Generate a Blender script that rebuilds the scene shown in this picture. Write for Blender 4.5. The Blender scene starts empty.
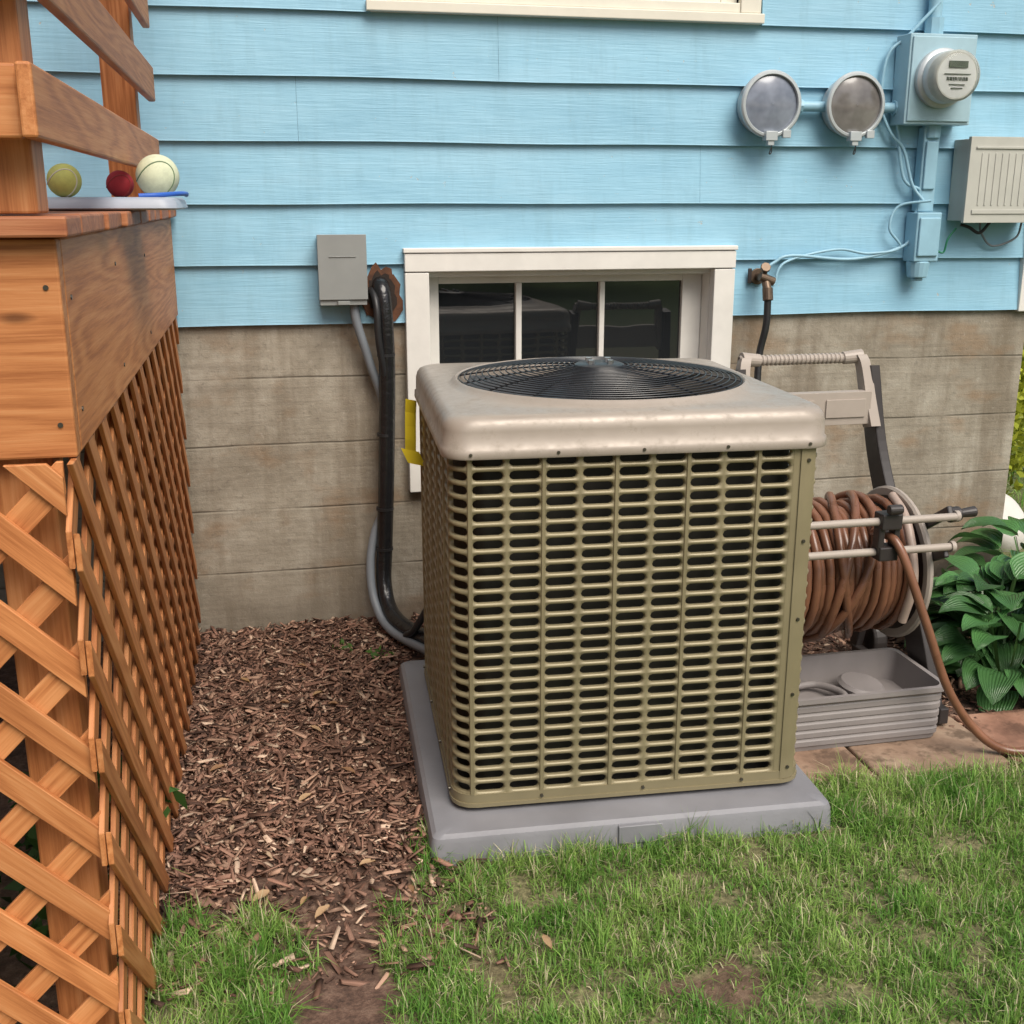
import bpy, bmesh, math, random
import numpy as np
from mathutils import Vector, Matrix, noise
random.seed(7); rng=np.random.default_rng(7)
scene=bpy.context.scene
COL=scene.collection
rad=math.radians

# ------------------------------------------------------------ helpers
def link(o,parent=None):
    COL.objects.link(o)
    if parent is not None: o.parent=parent
    return o
def empty(name,loc=(0,0,0),rotz=0):
    e=bpy.data.objects.new(name,None); e.empty_display_size=.1
    e.location=loc; e.rotation_euler=(0,0,rotz); COL.objects.link(e); return e
class NT:
    def __init__(s,name):
        s.m=bpy.data.materials.new(name); s.m.use_nodes=True
        s.t=s.m.node_tree; s.n=s.t.nodes; s.l=s.t.links
        s.b=s.n['Principled BSDF']; s.out=s.n['Material Output']
    def new(s,typ,**kw):
        nd=s.n.new(typ)
        for k,v in kw.items(): setattr(nd,k,v)
        return nd
    def link(s,a,b): s.l.new(a,b)
    def coords(s,kind='Object',scale=(1,1,1)):
        tc=s.new('ShaderNodeTexCoord'); mp=s.new('ShaderNodeMapping'); mp.inputs['Scale'].default_value=scale
        s.link(tc.outputs[kind],mp.inputs['Vector']); return mp.outputs[0]
    def attr(s,name,scale=None):
        a=s.new('ShaderNodeAttribute'); a.attribute_name=name
        if scale is None: return a
        mp=s.new('ShaderNodeMapping'); mp.inputs['Scale'].default_value=scale
        s.link(a.outputs['Vector'],mp.inputs['Vector']); return mp.outputs[0]
    def noise(s,vec,scale,detail=4,rough=.6,dist=0):
        nd=s.new('ShaderNodeTexNoise'); nd.inputs['Scale'].default_value=scale; nd.inputs['Detail'].default_value=min(detail,4)
        nd.inputs['Roughness'].default_value=rough; nd.inputs['Distortion'].default_value=dist
        if vec is not None: s.link(vec,nd.inputs['Vector'])
        return nd.outputs[0]
    def ramp(s,fac,stops):
        r=s.new('ShaderNodeValToRGB'); e=r.color_ramp.elements
        while len(e)<len(stops): e.new(.5)
        for i,(p,c) in enumerate(stops):
            e[i].position=p; e[i].color=(c,c,c,1) if not hasattr(c,'__len__') else (*c,1)
        s.link(fac,r.inputs[0]); return r.outputs[0]
    def mix(s,fac,a,b,mode='MIX'):
        m=s.new('ShaderNodeMix',data_type='RGBA',blend_type=mode)
        for inp,v in ((m.inputs[0],fac),(m.inputs[6],a),(m.inputs[7],b)):
            if isinstance(v,bpy.types.NodeSocket): s.link(v,inp)
            elif hasattr(v,'__len__'): inp.default_value=(*v,1)
            else: inp.default_value=v
        return m.outputs[2]
    def math(s,op,a,b=0.5):
        m=s.new('ShaderNodeMath',operation=op)
        for inp,v in ((m.inputs[0],a),(m.inputs[1],b)):
            if isinstance(v,bpy.types.NodeSocket): s.link(v,inp)
            else: inp.default_value=v
        return m.outputs[0]
    def bump(s,h,strength=.3,dist=.01,normal=None):
        b=s.new('ShaderNodeBump'); b.inputs['Strength'].default_value=strength; b.inputs['Distance'].default_value=dist
        s.link(h,b.inputs['Height'])
        s.link(b.outputs[0],s.b.inputs['Normal']); return b.outputs[0]
    def base(s,v):
        if isinstance(v,bpy.types.NodeSocket): s.link(v,s.b.inputs['Base Color'])
        else: s.b.inputs['Base Color'].default_value=(*v,1)
    def rough(s,v):
        if isinstance(v,bpy.types.NodeSocket): s.link(v,s.b.inputs['Roughness'])
        else: s.b.inputs['Roughness'].default_value=v
def simple(name,col,rough=.5,var=.12,scale=12,metal=0,bump=0,spec=.5,coat=0):
    t=NT(name); v=t.coords('Object'); n=t.noise(v,scale,3,.65)
    f=t.ramp(n,[(.3,1-var),(.7,1.0)])
    t.base(t.mix(1.0,tuple(min(1,c*(1+var*.5)) for c in col),f,'MULTIPLY')); t.rough(t.ramp(n,[(.3,max(.02,rough-.06)),(.7,min(1,rough+.08))]))
    t.b.inputs['Metallic'].default_value=metal; t.b.inputs['Specular IOR Level'].default_value=spec
    if coat: t.b.inputs['Coat Weight'].default_value=coat; t.b.inputs['Coat Roughness'].default_value=.15
    if bump: t.bump(t.noise(v,scale*20,2),bump,.002)
    return t.m

class MB:
    """mesh builder with grain + rnd attributes"""
    def __init__(s): s.v=[];s.f=[];s.g=[];s.r=[];s.mi=[]
    def add(s,verts,faces,grain=None,rnd=0,mi=0):
        b=len(s.v); s.v+= [tuple(x) for x in verts]; s.f+=[tuple(i+b for i in f) for f in faces]
        s.g+= grain if grain is not None else [(0,0,0)]*len(verts)
        s.r+=[rnd]*len(verts); s.mi+=[mi]*len(faces)
    def box(s,lo,hi,M=None,mi=0,rnd=None):
        lo=Vector(lo);hi=Vector(hi);d=hi-lo
        ax=sorted(range(3),key=lambda i:-abs(d[i]))
        off=[random.uniform(0,50) for _ in range(3)]
        vs=[];gr=[]
        for i in range(8):
            p=[hi[k] if (i>>k)&1 else lo[k] for k in range(3)]
            gr.append((p[ax[0]]+off[0],p[ax[1]]-lo[ax[1]]+off[1],p[ax[2]]-lo[ax[2]]+off[2]))
            v=Vector(p); vs.append(M@v if M is not None else v)
        s.add(vs,[(0,2,3,1),(4,5,7,6),(0,1,5,4),(2,6,7,3),(0,4,6,2),(1,3,7,5)],gr,random.random() if rnd is None else rnd,mi)
    def grid(s,P,closed_u=False,closed_v=False,mi=0,rnd=0):
        nu=len(P);nv=len(P[0]);vs=[p for row in P for p in row];fs=[]
        for i in range(nu if closed_u else nu-1):
            for j in range(nv if closed_v else nv-1):
                i2=(i+1)%nu;j2=(j+1)%nv
                fs.append((i*nv+j,i*nv+j2,i2*nv+j2,i2*nv+j))
        s.add(vs,fs,None,rnd,mi)
    def cyl(s,p0,p1,r0,r1=None,n=16,mi=0,caps=True):
        p0=Vector(p0);p1=Vector(p1);r1=r0 if r1 is None else r1
        d=(p1-p0).normalized();a=d.orthogonal().normalized();b=d.cross(a)
        A=[p0+(a*math.cos(t)+b*math.sin(t))*r0 for t in [2*math.pi*i/n for i in range(n)]]
        B=[p1+(a*math.cos(t)+b*math.sin(t))*r1 for t in [2*math.pi*i/n for i in range(n)]]
        fs=[(i,(i+1)%n,n+(i+1)%n,n+i) for i in range(n)]
        if caps: fs+=[tuple(range(n))[::-1],tuple(range(n,2*n))]
        s.add(A+B,fs,None,0,mi)
    def lathe(s,org,axis,prof,n=40,mi=0):
        org=Vector(org);d=Vector(axis).normalized();a=d.orthogonal().normalized();b=d.cross(a)
        P=[[org+d*h+(a*math.cos(2*math.pi*i/n)+b*math.sin(2*math.pi*i/n))*max(r,1e-5) for i in range(n)] for r,h in prof]
        s.grid(P,closed_v=True,mi=mi)
    def obj(s,name,mats,parent=None,bevel=0,smooth=False,seg=2,auto=None):
        me=bpy.data.meshes.new(name); me.from_pydata(s.v,[],s.f)
        if not isinstance(mats,(list,tuple)): mats=[mats]
        for m in mats: me.materials.append(m)
        me.polygons.foreach_set('material_index',s.mi)
        a=me.attributes.new('grain','FLOAT_VECTOR','POINT'); a.data.foreach_set('vector',[c for g in s.g for c in g])
        a=me.attributes.new('rnd','FLOAT','POINT'); a.data.foreach_set('value',s.r)
        bm=bmesh.new(); bm.from_mesh(me); bmesh.ops.recalc_face_normals(bm,faces=bm.faces); bm.to_mesh(me); bm.free()
        if smooth or auto: me.polygons.foreach_set('use_smooth',[True]*len(me.polygons))
        o=bpy.data.objects.new(name,me); link(o,parent)
        if auto: me.set_sharp_from_angle(angle=rad(auto))
        if bevel:
            md=o.modifiers.new('bevel','BEVEL'); md.width=bevel; md.segments=seg; md.limit_method='ANGLE'; md.angle_limit=rad(40)
        return o
def catmull(pts,k=8):
    P=[Vector(p) for p in pts]
    if len(P)<3: return P
    P=[P[0]*2-P[1]]+P+[P[-1]*2-P[-2]]; out=[]
    for i in range(1,len(P)-2):
        a,b,c,d=P[i-1:i+3]
        for j in range(k):
            t=j/k
            out.append(.5*((2*b)+(c-a)*t+(2*a-5*b+4*c-d)*t*t+(3*b-a-3*c+d)*t**3))
    out.append(P[-2]); return out
def tube(name,pts,r,mat,parent=None,k=8,raw=False,res=4):
    cu=bpy.data.curves.new(name,'CURVE'); cu.dimensions='3D'; cu.bevel_depth=r; cu.bevel_resolution=res; cu.use_fill_caps=True
    P=pts if raw else catmull(pts,k)
    sp=cu.splines.new('POLY'); sp.points.add(len(P)-1)
    sp.points.foreach_set('co',[c for p in P for c in (p[0],p[1],p[2],1)]); sp.use_smooth=True
    cu.materials.append(mat); o=bpy.data.objects.new(name,cu); return link(o,parent)
def npmesh(name,V,F4=None,F3=None,col=None,mat=None,parent=None,smooth=False):
    me=bpy.data.meshes.new(name)
    n4=0 if F4 is None else len(F4); n3=0 if F3 is None else len(F3)
    me.vertices.add(len(V)); me.vertices.foreach_set('co',V.astype(np.float32).ravel())
    loops=[];
    if n4: loops.append(F4.ravel())
    if n3: loops.append(F3.ravel())
    L=np.concatenate(loops).astype(np.int32)
    me.loops.add(len(L)); me.loops.foreach_set('vertex_index',L)
    me.polygons.add(n4+n3)
    st=np.concatenate([np.arange(n4)*4,n4*4+np.arange(n3)*3]).astype(np.int32)
    me.polygons.foreach_set('loop_start',st)
    me.update(calc_edges=True); me.validate()
    if col is not None:
        a=me.attributes.new('tint','FLOAT_COLOR','POINT')
        c=np.concatenate([col,np.ones((len(col),1))],1).astype(np.float32); a.data.foreach_set('color',c.ravel())
    if smooth: me.polygons.foreach_set('use_smooth',[True]*len(me.polygons))
    me.materials.append(mat); o=bpy.data.objects.new(name,me); return link(o,parent)

# ------------------------------------------------------------ materials
def wood_mat(name,c1,c2,c3,rough=.55):
    t=NT(name)
    g=t.attr('grain',(.8,7,7)); big=t.noise(g,1.0,2,.4,.4)
    w=t.math('SINE',t.math('MULTIPLY',big,85)); rings=t.math('MULTIPLY',w,.085)
    fine=t.noise(t.attr('grain',(6,170,170)),1,4,.7)
    blotch=t.noise(t.attr('grain',(1.2,3,3)),1.1,2,.5)
    f=t.math('ADD',rings,t.math('MULTIPLY',fine,.7)); f=t.math('ADD',f,t.math('MULTIPLY',blotch,.3))
    c=t.ramp(f,[(.32,c1),(.52,c2),(.75,c3)])
    vo=t.new('ShaderNodeTexVoronoi'); vo.inputs['Scale'].default_value=1; t.link(t.attr('grain',(2.6,8,2)),vo.inputs['Vector'])
    k=t.ramp(vo.outputs['Distance'],[(.04,.85),(.09,0)])
    c=t.mix(k,c,tuple(x*.4 for x in c1))
    r=t.attr('rnd'); rv=t.ramp(r.outputs['Fac'],[(0,.78),(1,1.0)])
    c=t.mix(1.0,c,rv,'MULTIPLY')
    t.base(c); t.rough(rough); t.b.inputs['Specular IOR Level'].default_value=.35
    t.bump(fine,.3,.0018); return t.m
M_cedar=wood_mat('cedar_stain',(.38,.130,.040),(.56,.22,.075),(.67,.31,.125))
M_cedar_dk=wood_mat('cedar_deck_top',(.28,.09,.04),(.43,.16,.07),(.53,.23,.11))

def siding_mat():
    t=NT('blue_painted_clapboard'); v=t.coords('Object')
    n=t.noise(t.coords('Object',(1.2,1.2,5)),1.5,4,.6)
    c=t.ramp(n,[(.3,(.235,.465,.61)),(.5,(.265,.505,.65)),(.72,(.305,.54,.68))])
    d=t.noise(v,26,4,.75); chips=t.ramp(d,[(.69,0),(.72,1)])
    c=t.mix(chips,c,(.40,.43,.41))
    streak=t.noise(t.coords('Object',(9,9,1.1)),1.6,4,.7); sf=t.ramp(streak,[(.5,0),(.8,.42)])
    c=t.mix(sf,c,(.18,.35,.44))
    r=t.attr('rnd'); rv=t.ramp(r.outputs['Fac'],[(0,.92),(1,1.0)]); c=t.mix(1.0,c,rv,'MULTIPLY')
    t.base(c); t.rough(t.ramp(n,[(.3,.40),(.7,.6)]))
    h=t.math('ADD',t.noise(t.coords('Object',(3,3,60)),2,3,.6),t.math('MULTIPLY',t.noise(v,7,2),2.2))
    h=t.math('ADD',h,t.math('MULTIPLY',chips,-.5))
    t.bump(h,.28,.005); return t.m
M_blue=siding_mat()
M_bluepaint=simple('blue_paint_metal',(.27,.47,.58),.42,.12,14)
M_bluegrey=simple('blue_grey_meter_paint',(.33,.49,.56),.4,.1,14)

def concrete_wall():
    t=NT('poured_concrete'); v=t.coords('Object')
    n=t.noise(v,2.3,4,.75); c=t.ramp(n,[(.30,(.205,.175,.13)),(.5,(.31,.275,.215)),(.68,(.43,.395,.325))])
    st=t.noise(t.coords('Object',(5,5,.6)),1.3,4,.65); c=t.mix(t.ramp(st,[(.46,0),(.64,.65)]),c,(.155,.12,.08))
    st2=t.noise(t.coords('Object',(1.8,1.8,3.2)),1.7,3,.6); c=t.mix(t.ramp(st2,[(.54,0),(.66,.55)]),c,(.24,.15,.08))
    sp=t.noise(v,38,4,.8); c=t.mix(t.ramp(sp,[(.55,0),(.68,.5)]),c,(.14,.12,.095)); c=t.mix(t.ramp(sp,[(.30,.35),(.42,0)]),c,(.5,.47,.41))
    hz=t.noise(t.coords('Object',(1.2,1.2,34)),1.2,4,.6); c=t.mix(t.ramp(hz,[(.5,0),(.7,.35)]),c,(.17,.145,.11))
    sep=t.new('ShaderNodeSeparateXYZ'); t.link(v,sep.inputs[0])
    wob=t.math('ADD',sep.outputs[2],t.math('MULTIPLY',t.noise(v,1.2,2),.03))
    fr=t.math('FRACT',t.math('DIVIDE',wob,.235)); line=t.ramp(fr,[(0,1),(.022,0),(.978,0),(1,1)])
    lb=t.math('MULTIPLY',line,t.ramp(t.noise(v,3,3),[(.38,.15),(.55,1)]))
    c=t.mix(t.math('MULTIPLY',lb,.75),c,(.11,.095,.07))
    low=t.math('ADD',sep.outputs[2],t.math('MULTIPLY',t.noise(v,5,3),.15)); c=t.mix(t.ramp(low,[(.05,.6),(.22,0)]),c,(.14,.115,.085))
    t.base(c); t.rough(.9)
    h=t.math('ADD',t.math('MULTIPLY',lb,-.9),t.math('ADD',sp,t.math('MULTIPLY',hz,.7))); t.bump(h,.5,.007)
    return t.m
M_conc=concrete_wall()
M_white=simple('white_trim_paint',(.70,.68,.63),.5,.10,9)
M_cream=simple('cream_trim_paint',(.70,.67,.57),.5,.08,9)
def glass_dark():
    t=NT('window_glass'); t.base((.015,.017,.019)); t.rough(.02); t.b.inputs['Specular IOR Level'].default_value=.9
    t.bump(t.noise(t.coords('Object'),4,2),.08,.01); return t.m
M_glass=glass_dark()
M_roof=simple('roof_shingle',(.09,.085,.08),.9,.3,30)
M_ac=simple('taupe_paint_grass_bounce',(.245,.208,.122),.42,.18,5,metal=.2)  # same taupe paint as the lid, with green grass bounce tinted in
def lid_mat():
    t=NT('taupe_lid_paint'); v=t.coords('Object'); n=t.noise(v,3,4,.7); d=t.noise(v,22,4,.8)
    c=t.ramp(n,[(.3,(.31,.265,.22)),(.7,(.365,.315,.265))]); c=t.mix(t.ramp(d,[(.56,0),(.72,.45)]),c,(.21,.18,.14))
    t.base(c); t.rough(t.ramp(d,[(.4,.30),(.7,.6)])); t.b.inputs['Metallic'].default_value=.1; return t.m
M_aclid=lid_mat()
M_black=simple('black_metal',(.018,.018,.02),.35,.2,20)
M_coil=simple('condenser_coil',(.022,.02,.016),.6,.3,80)
M_fan=simple('fan_blade_dark',(.07,.075,.085),.32,.2,10,metal=.5)
M_screw=simple('screw_steel',(.12,.11,.09),.35,.1,40,metal=.8)
M_pad=simple('grey_pad_plastic',(.215,.215,.23),.5,.25,4,bump=.3)
M_greybox=simple('grey_box_paint',(.25,.26,.25),.5,.08,10)
def _tape():
    t=NT('black_tape_wrap'); t.base((.012,.012,.013)); t.rough(.25)
    t.bump(t.noise(t.coords('Object',(1,1,1.2)),30,2,.6,.5),.4,.008); return t.m
M_tape=_tape()
M_rubber=simple('black_rubber',(.015,.015,.016),.45,.2,20)
M_conduit=simple('grey_flex_conduit',(.18,.20,.22),.45,.1,20)
M_rust=simple('rusty_hole_edge',(.12,.05,.025),.9,.5,40,bump=.8)
M_dark_fill=simple('dark_hole',(.03,.02,.015),.95,.5,40,bump=.8)
M_taupe=simple('taupe_plastic',(.36,.31,.265),.5,.1,8)
M_taupe2=simple('taupe_tray_plastic',(.23,.208,.20),.55,.14,8)
M_brown=simple('dark_brown_plastic',(.03,.025,.024),.45,.1,10)
M_hose=simple('brown_vinyl_hose',(.19,.085,.048),.28,.5,7)
M_hosebeige=simple('beige_hose_end',(.38,.29,.24),.4,.15,9)
M_socket=simple('socket_ring_metal',(.46,.50,.51),.38,.08,14,metal=.3)
def mesh_face(name,c1,c2):
    t=NT(name); v=t.coords('Object',(1,1,1))
    c=t.mix(t.ramp(t.noise(v,9,3),[(.35,0),(.65,1)]),c1,c2); t.base(c); t.rough(.12)
    t.b.inputs['Specular IOR Level'].default_value=.8; return t.m
M_sface=mesh_face('socket_cover_glass',(.24,.27,.33),(.13,.15,.19))
M_sface2=mesh_face('socket_cover_glass_warm',(.20,.19,.18),(.11,.10,.095))
M_meterface=simple('meter_face_white',(.58,.59,.56),.4,.05,20)
M_lcd=simple('meter_lcd',(.09,.11,.08),.2,.05,20)
M_ivory=simple('aged_ivory_plastic',(.46,.46,.41),.5,.1,8)
M_yellow=simple('yellow_tag',(.80,.60,.03),.5,.05,10)
M_green_wire=simple('green_wire',(.03,.22,.12),.4)
M_brass=simple('old_brass',(.14,.10,.07),.45,.3,30,metal=.7)
t=NT('clear_glass'); t.base((.95,.97,.97)); t.rough(.03); t.b.inputs['Transmission Weight'].default_value=1; t.b.inputs['IOR'].default_value=1.15; M_clear=t.m

def tint_mat(name,rough=.6,trans=0,spec=.3):
    t=NT(name); a=t.attr('tint'); c=a.outputs['Color']; t.base(c); t.rough(rough); t.b.inputs['Specular IOR Level'].default_value=spec
    if trans:
        tr=t.new('ShaderNodeBsdfTranslucent'); t.link(c,tr.inputs[0]); mx=t.new('ShaderNodeMixShader'); mx.inputs[0].default_value=trans
        t.link(t.b.outputs[0],mx.inputs[1]); t.link(tr.outputs[0],mx.inputs[2]); t.link(mx.outputs[0],t.out.inputs[0])
    return t.m
M_grass=tint_mat('grass_blades',.5,.35)
M_chip=tint_mat('bark_chips',.8)
M_leaf=tint_mat('foliage_leaves',.45,.3)
M_dry=tint_mat('dry_leaf',.7,.2)
def hosta_mat():
    t=NT('hosta_leaf'); a=t.attr('tint'); c=a.outputs['Color']
    g=t.attr('lv'); s=t.new('ShaderNodeSeparateXYZ'); t.link(g.outputs['Vector'],s.inputs[0])
    w=t.math('SINE',t.math('MULTIPLY',s.outputs[1],38)); h=t.math('MULTIPLY',w,.5)
    t.base(c); t.rough(.32); t.bump(h,.5,.004)
    tr=t.new('ShaderNodeBsdfTranslucent'); t.link(c,tr.inputs[0]); mx=t.new('ShaderNodeMixShader'); mx.inputs[0].default_value=.2
    t.link(t.b.outputs[0],mx.inputs[1]); t.link(tr.outputs[0],mx.inputs[2]); t.link(mx.outputs[0],t.out.inputs[0]); return t.m
M_hosta=hosta_mat()
M_bark=simple('tree_bark',(.09,.065,.045),.9,.3,20,bump=.8)
M_stone=simple('white_stone',(.6,.58,.54),.8,.1,15,bump=.5)
def paver_mat():
    t=NT('paver_stone'); v=t.coords('Object'); n=t.noise(v,6,4,.7); c=t.ramp(n,[(.3,(.17,.11,.08)),(.5,(.29,.195,.145)),(.7,(.38,.28,.215))])
    c=t.mix(t.ramp(t.noise(v,11,4,.7),[(.5,0),(.62,.8)]),c,(.10,.065,.045))
    t.base(t.mix(1.0,c,t.ramp(t.attr('rnd').outputs['Fac'],[(0,(.9,.93,.85)),(1,(1,.76,.66))]),'MULTIPLY')); t.rough(.85); t.bump(t.noise(v,50,4,.7),.5,.004); return t.m
M_paver=paver_mat()
def ground_mat():
    t=NT('soil_and_turf'); v=t.coords('Object')
    n=t.noise(v,30,4,.75); soil=t.ramp(n,[(.3,(.045,.026,.018)),(.5,(.11,.062,.042)),(.72,(.21,.135,.095))])
    th=t.noise(v,70,4,.8); thatch=t.ramp(th,[(.3,(.05,.05,.022)),(.5,(.14,.13,.06)),(.7,(.28,.25,.13))])
    turf=t.ramp(t.noise(v,14,3,.8),[(.3,(.05,.09,.02)),(.6,(.10,.16,.035)),(.8,(.16,.22,.06))])
    a=t.attr('lawn'); c=t.mix(a.outputs['Fac'],soil,thatch)
    far=t.new('ShaderNodeVectorMath',operation='LENGTH'); t.link(v,far.inputs[0])
    fm=t.ramp(t.math('DIVIDE',far.outputs['Value'],20),[(.2,0),(.45,1)])
    c=t.mix(t.math('MULTIPLY',fm,a.outputs['Fac']),c,turf)
    t.base(c); t.rough(.95); t.bump(n,.8,.012); return t.m
M_ground=ground_mat()

# ------------------------------------------------------------ zone masks
def sn(x,y,s,o=0): return noise.noise(Vector((x*s+o,y*s-o,o)))
def lawn_mask(x,y):
    """1 grass 0 soil"""
    w=sn(x,y,6,3)*.07+sn(x,y,20,9)*.03
    m=0.0
    xx=x+w;yy=y+w
    if xx>.17 and yy<2.50: m=1
    if xx>.17 and xx<.30 and yy>2.22: m=0
    if xx<=.17 and yy<1.75 : m=.75
    if ((xx+.17)/.17)**2+((yy-2.02)/.26)**2<1: m=1
    if ((xx-.80)/.13)**2+((yy-1.80)/.06)**2<1: m*=.15
    if ((xx-.45)/.14)**2+((yy-1.95)/.08)**2<1: m*=.7
    if ((xx-.30)/.12)**2+((yy-2.12)/.10)**2<1: m*=.5
    if xx<-.33 and y>1.4: m=.1
    if y>2.52 and x<3.0 and y<4.1: m=0
    if y>=2.5 and x>=3.0: m=1
    return m
def axis(lo,hi,step,far):
    a=list(np.arange(lo,hi+1e-6,step)); l=[];d=.2;p=lo
    while p>-far: p-=d; d*=1.5; l.append(p)
    r=[];d=.2;p=hi
    while p<far: p+=d; d*=1.5; r.append(p)
    return l[::-1]+a+r
xs=axis(-1.2,3.4,.025,150); ys=axis(.6,4.2,.025,150)
V=[];L=[]
for y in ys:
    for x in xs:
        near=max(0,1-max(0,abs(x-1)-2.5)-max(0,abs(y-2.4)-2))
        z=(sn(x,y,3)*.010+sn(x,y,13,5)*.006+sn(x,y,40,2)*.003)*near-.004
        V.append((x,y,z)); L.append(lawn_mask(x,y))
nx=len(xs);ny=len(ys)
idx=np.arange(nx*ny).reshape(ny,nx)
F=np.stack([idx[:-1,:-1],idx[:-1,1:],idx[1:,1:],idx[1:,:-1]],-1).reshape(-1,4)
g=npmesh('ground',np.array(V),F,mat=M_ground,smooth=True)
a=g.data.attributes.new('lawn','FLOAT','POINT'); a.data.foreach_set('value',L)
def gz(x,y): return sn(x,y,3)*.010+sn(x,y,13,5)*.006-.004

# ------------------------------------------------------------ grass
def grass(name,n,x0,x1,y0,y1,l0,l1,wd):
    X=rng.uniform(x0,x1,n);Y=rng.uniform(y0,y1,n)
    keep=np.zeros(n,bool);Z=np.zeros(n);T=np.zeros(n);LN=np.ones(n)
    for i in range(n):
        x=X[i];y=Y[i]
        if .33<x<1.32 and y>2.33: continue
        m=lawn_mask(x,y)
        if m<=0:
            if random.random()>.004 : continue
        d=sn(x,y,9,1)*.9+sn(x,y,25,4)*.6
        if random.random()>m*(.82+d*1.2): continue
        keep[i]=True;Z[i]=gz(x,y);T[i]=sn(x,y,5,7)+sn(x,y,17,2)*.7
        LN[i]=1+d*.9
        if (x>.3 and y>2.24) : LN[i]*=1.35
        if x<0: LN[i]*=1.5
        if x>1.2 and y>2.2: LN[i]*=1.2
    X,Y,Z,T,LN=X[keep],Y[keep],Z[keep],T[keep],np.clip(LN[keep],.4,2.2);n=len(X)
    ln=(l0+(l1-l0)*rng.random(n)**1.3)*LN; th=rng.uniform(0,2*np.pi,n); lean=rng.uniform(.1,1.5,n)
    w=rng.uniform(.6,1.25,n)*wd; hx,hy=np.cos(th),np.sin(th); px,py=-hy,hx
    c1=np.stack([X,Y,Z],1)
    def pt(f,k):
        r=ln*f*np.sin(lean*k);h=ln*f*np.cos(lean*k)
        return c1+np.stack([hx*r,hy*r,h],1)
    P0=c1;P1=pt(.5,.6);P2=pt(1,1)
    W=np.stack([px*w,py*w,0*w],1)/2
    Vv=np.stack([P0-W,P0+W,P1+W*.85,P1-W*.85,P2],1).reshape(-1,3)
    b=np.arange(n)*5
    F4=np.stack([b,b+1,b+2,b+3],1);F3=np.stack([b+3,b+2,b+4],1)
    g1=np.array([.115,.275,.04]);g2=np.array([.31,.46,.11]);st=np.array([.64,.58,.36])
    k=np.clip(.48+T*.8+rng.normal(0,.25,n),0,1)[:,None]; C=g1*(1-k)+g2*k
    s=(rng.random(n)<.11+.20*np.clip(T+.2,0,1))[:,None]; C=np.where(s,st*rng.uniform(.55,1.05,(n,1)),C)
    C*=rng.uniform(.75,1.25,(n,1))
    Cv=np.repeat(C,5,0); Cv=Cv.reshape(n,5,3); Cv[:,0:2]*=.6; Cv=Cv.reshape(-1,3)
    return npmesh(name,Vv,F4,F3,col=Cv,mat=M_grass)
lawn=empty('grass_lawn')
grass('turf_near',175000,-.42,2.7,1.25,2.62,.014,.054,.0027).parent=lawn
grass('turf_outer',40000,-3.0,6,-1.5,1.3,.03,.06,.006).parent=lawn
grass('turf_side',14000,3.0,6,1.3,8,.03,.06,.007).parent=lawn

# ------------------------------------------------------------ mulch chips
def chips(name,n,region,lmin,lmax,pal,zmax=.02):
    P=[]
    while len(P)<n:
        x,y=region();P.append((x,y,gz(x,y)+random.random()**1.5*zmax))
    c=np.array(P);n=len(c)
    Ln=lmin+(lmax-lmin)*rng.random(n)**3.2; Wd=Ln*rng.uniform(.14,.55,n); Wd=np.clip(Wd,.002,.015); Th=rng.uniform(.0012,.0045,n)
    yaw=rng.uniform(0,2*np.pi,n); pt=rng.normal(0,.28,n); rl=rng.normal(0,.4,n)
    cu,su=np.cos(yaw),np.sin(yaw);cp,sp=np.cos(pt),np.sin(pt);cr,sr=np.cos(rl),np.sin(rl)
    A=np.stack([cu*cp,su*cp,sp],1);B=np.stack([-su*cr+cu*sp*-sr,cu*cr+su*sp*-sr,cp*sr],1);Cc=np.cross(A,B)
    Vs=[]
    for sx,sy,sz in [(-1,-1,-1),(1,-1,-1),(1,1,-1),(-1,1,-1),(-1,-1,1),(1,-1,1),(1,1,1),(-1,1,1)]:
        jx=rng.uniform(.65,1.1,(n,1));jy=rng.uniform(.3,1.1,(n,1))
        Vs.append(c+A*(sx*Ln/2)[:,None]*jx+B*(sy*Wd/2)[:,None]*jy+Cc*(sz*Th/2)[:,None])
    Vv=np.stack(Vs,1).reshape(-1,3); b=(np.arange(n)*8)[:,None]
    q=np.array([[0,3,2,1],[4,5,6,7],[0,1,5,4],[1,2,6,5],[2,3,7,6],[3,0,4,7]])
    F4=(b[:,None,:]+q[None]).reshape(-1,4)
    pal=np.array(pal); C=pal[rng.choice(len(pal),n,p=PP)]*rng.uniform(.65,1.2,(n,1))
    return npmesh(name,Vv,F4,col=np.repeat(C,8,0),mat=M_chip)
PAL=[(.25,.14,.098),(.14,.074,.05),(.37,.23,.16),(.55,.40,.29),(.07,.038,.027),(.28,.15,.105)]
PP=[.27,.22,.17,.07,.15,.12]
def reg_main():
    while True:
        x=random.uniform(-.5,.42);y=random.uniform(1.95,4.0)
        lim=2.42+sn(x,y,5,2)*.12-(.12 if x<-.1 else 0)
        if y<lim and random.random()>.25*max(0,(y-1.9)/.5)+.04: continue
        return x,y
def reg_back():
    while True:
        x=random.uniform(.35,3.0);y=random.uniform(2.72,4.0)
        if x<1.3 and y<3.3: continue
        return x,y
mul=empty('wood_mulch')
chips('mulch_bed',33000,reg_main,.006,.072,PAL,.026).parent=mul
chips('mulch_behind',7000,reg_back,.012,.07,PAL,.02).parent=mul

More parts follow.
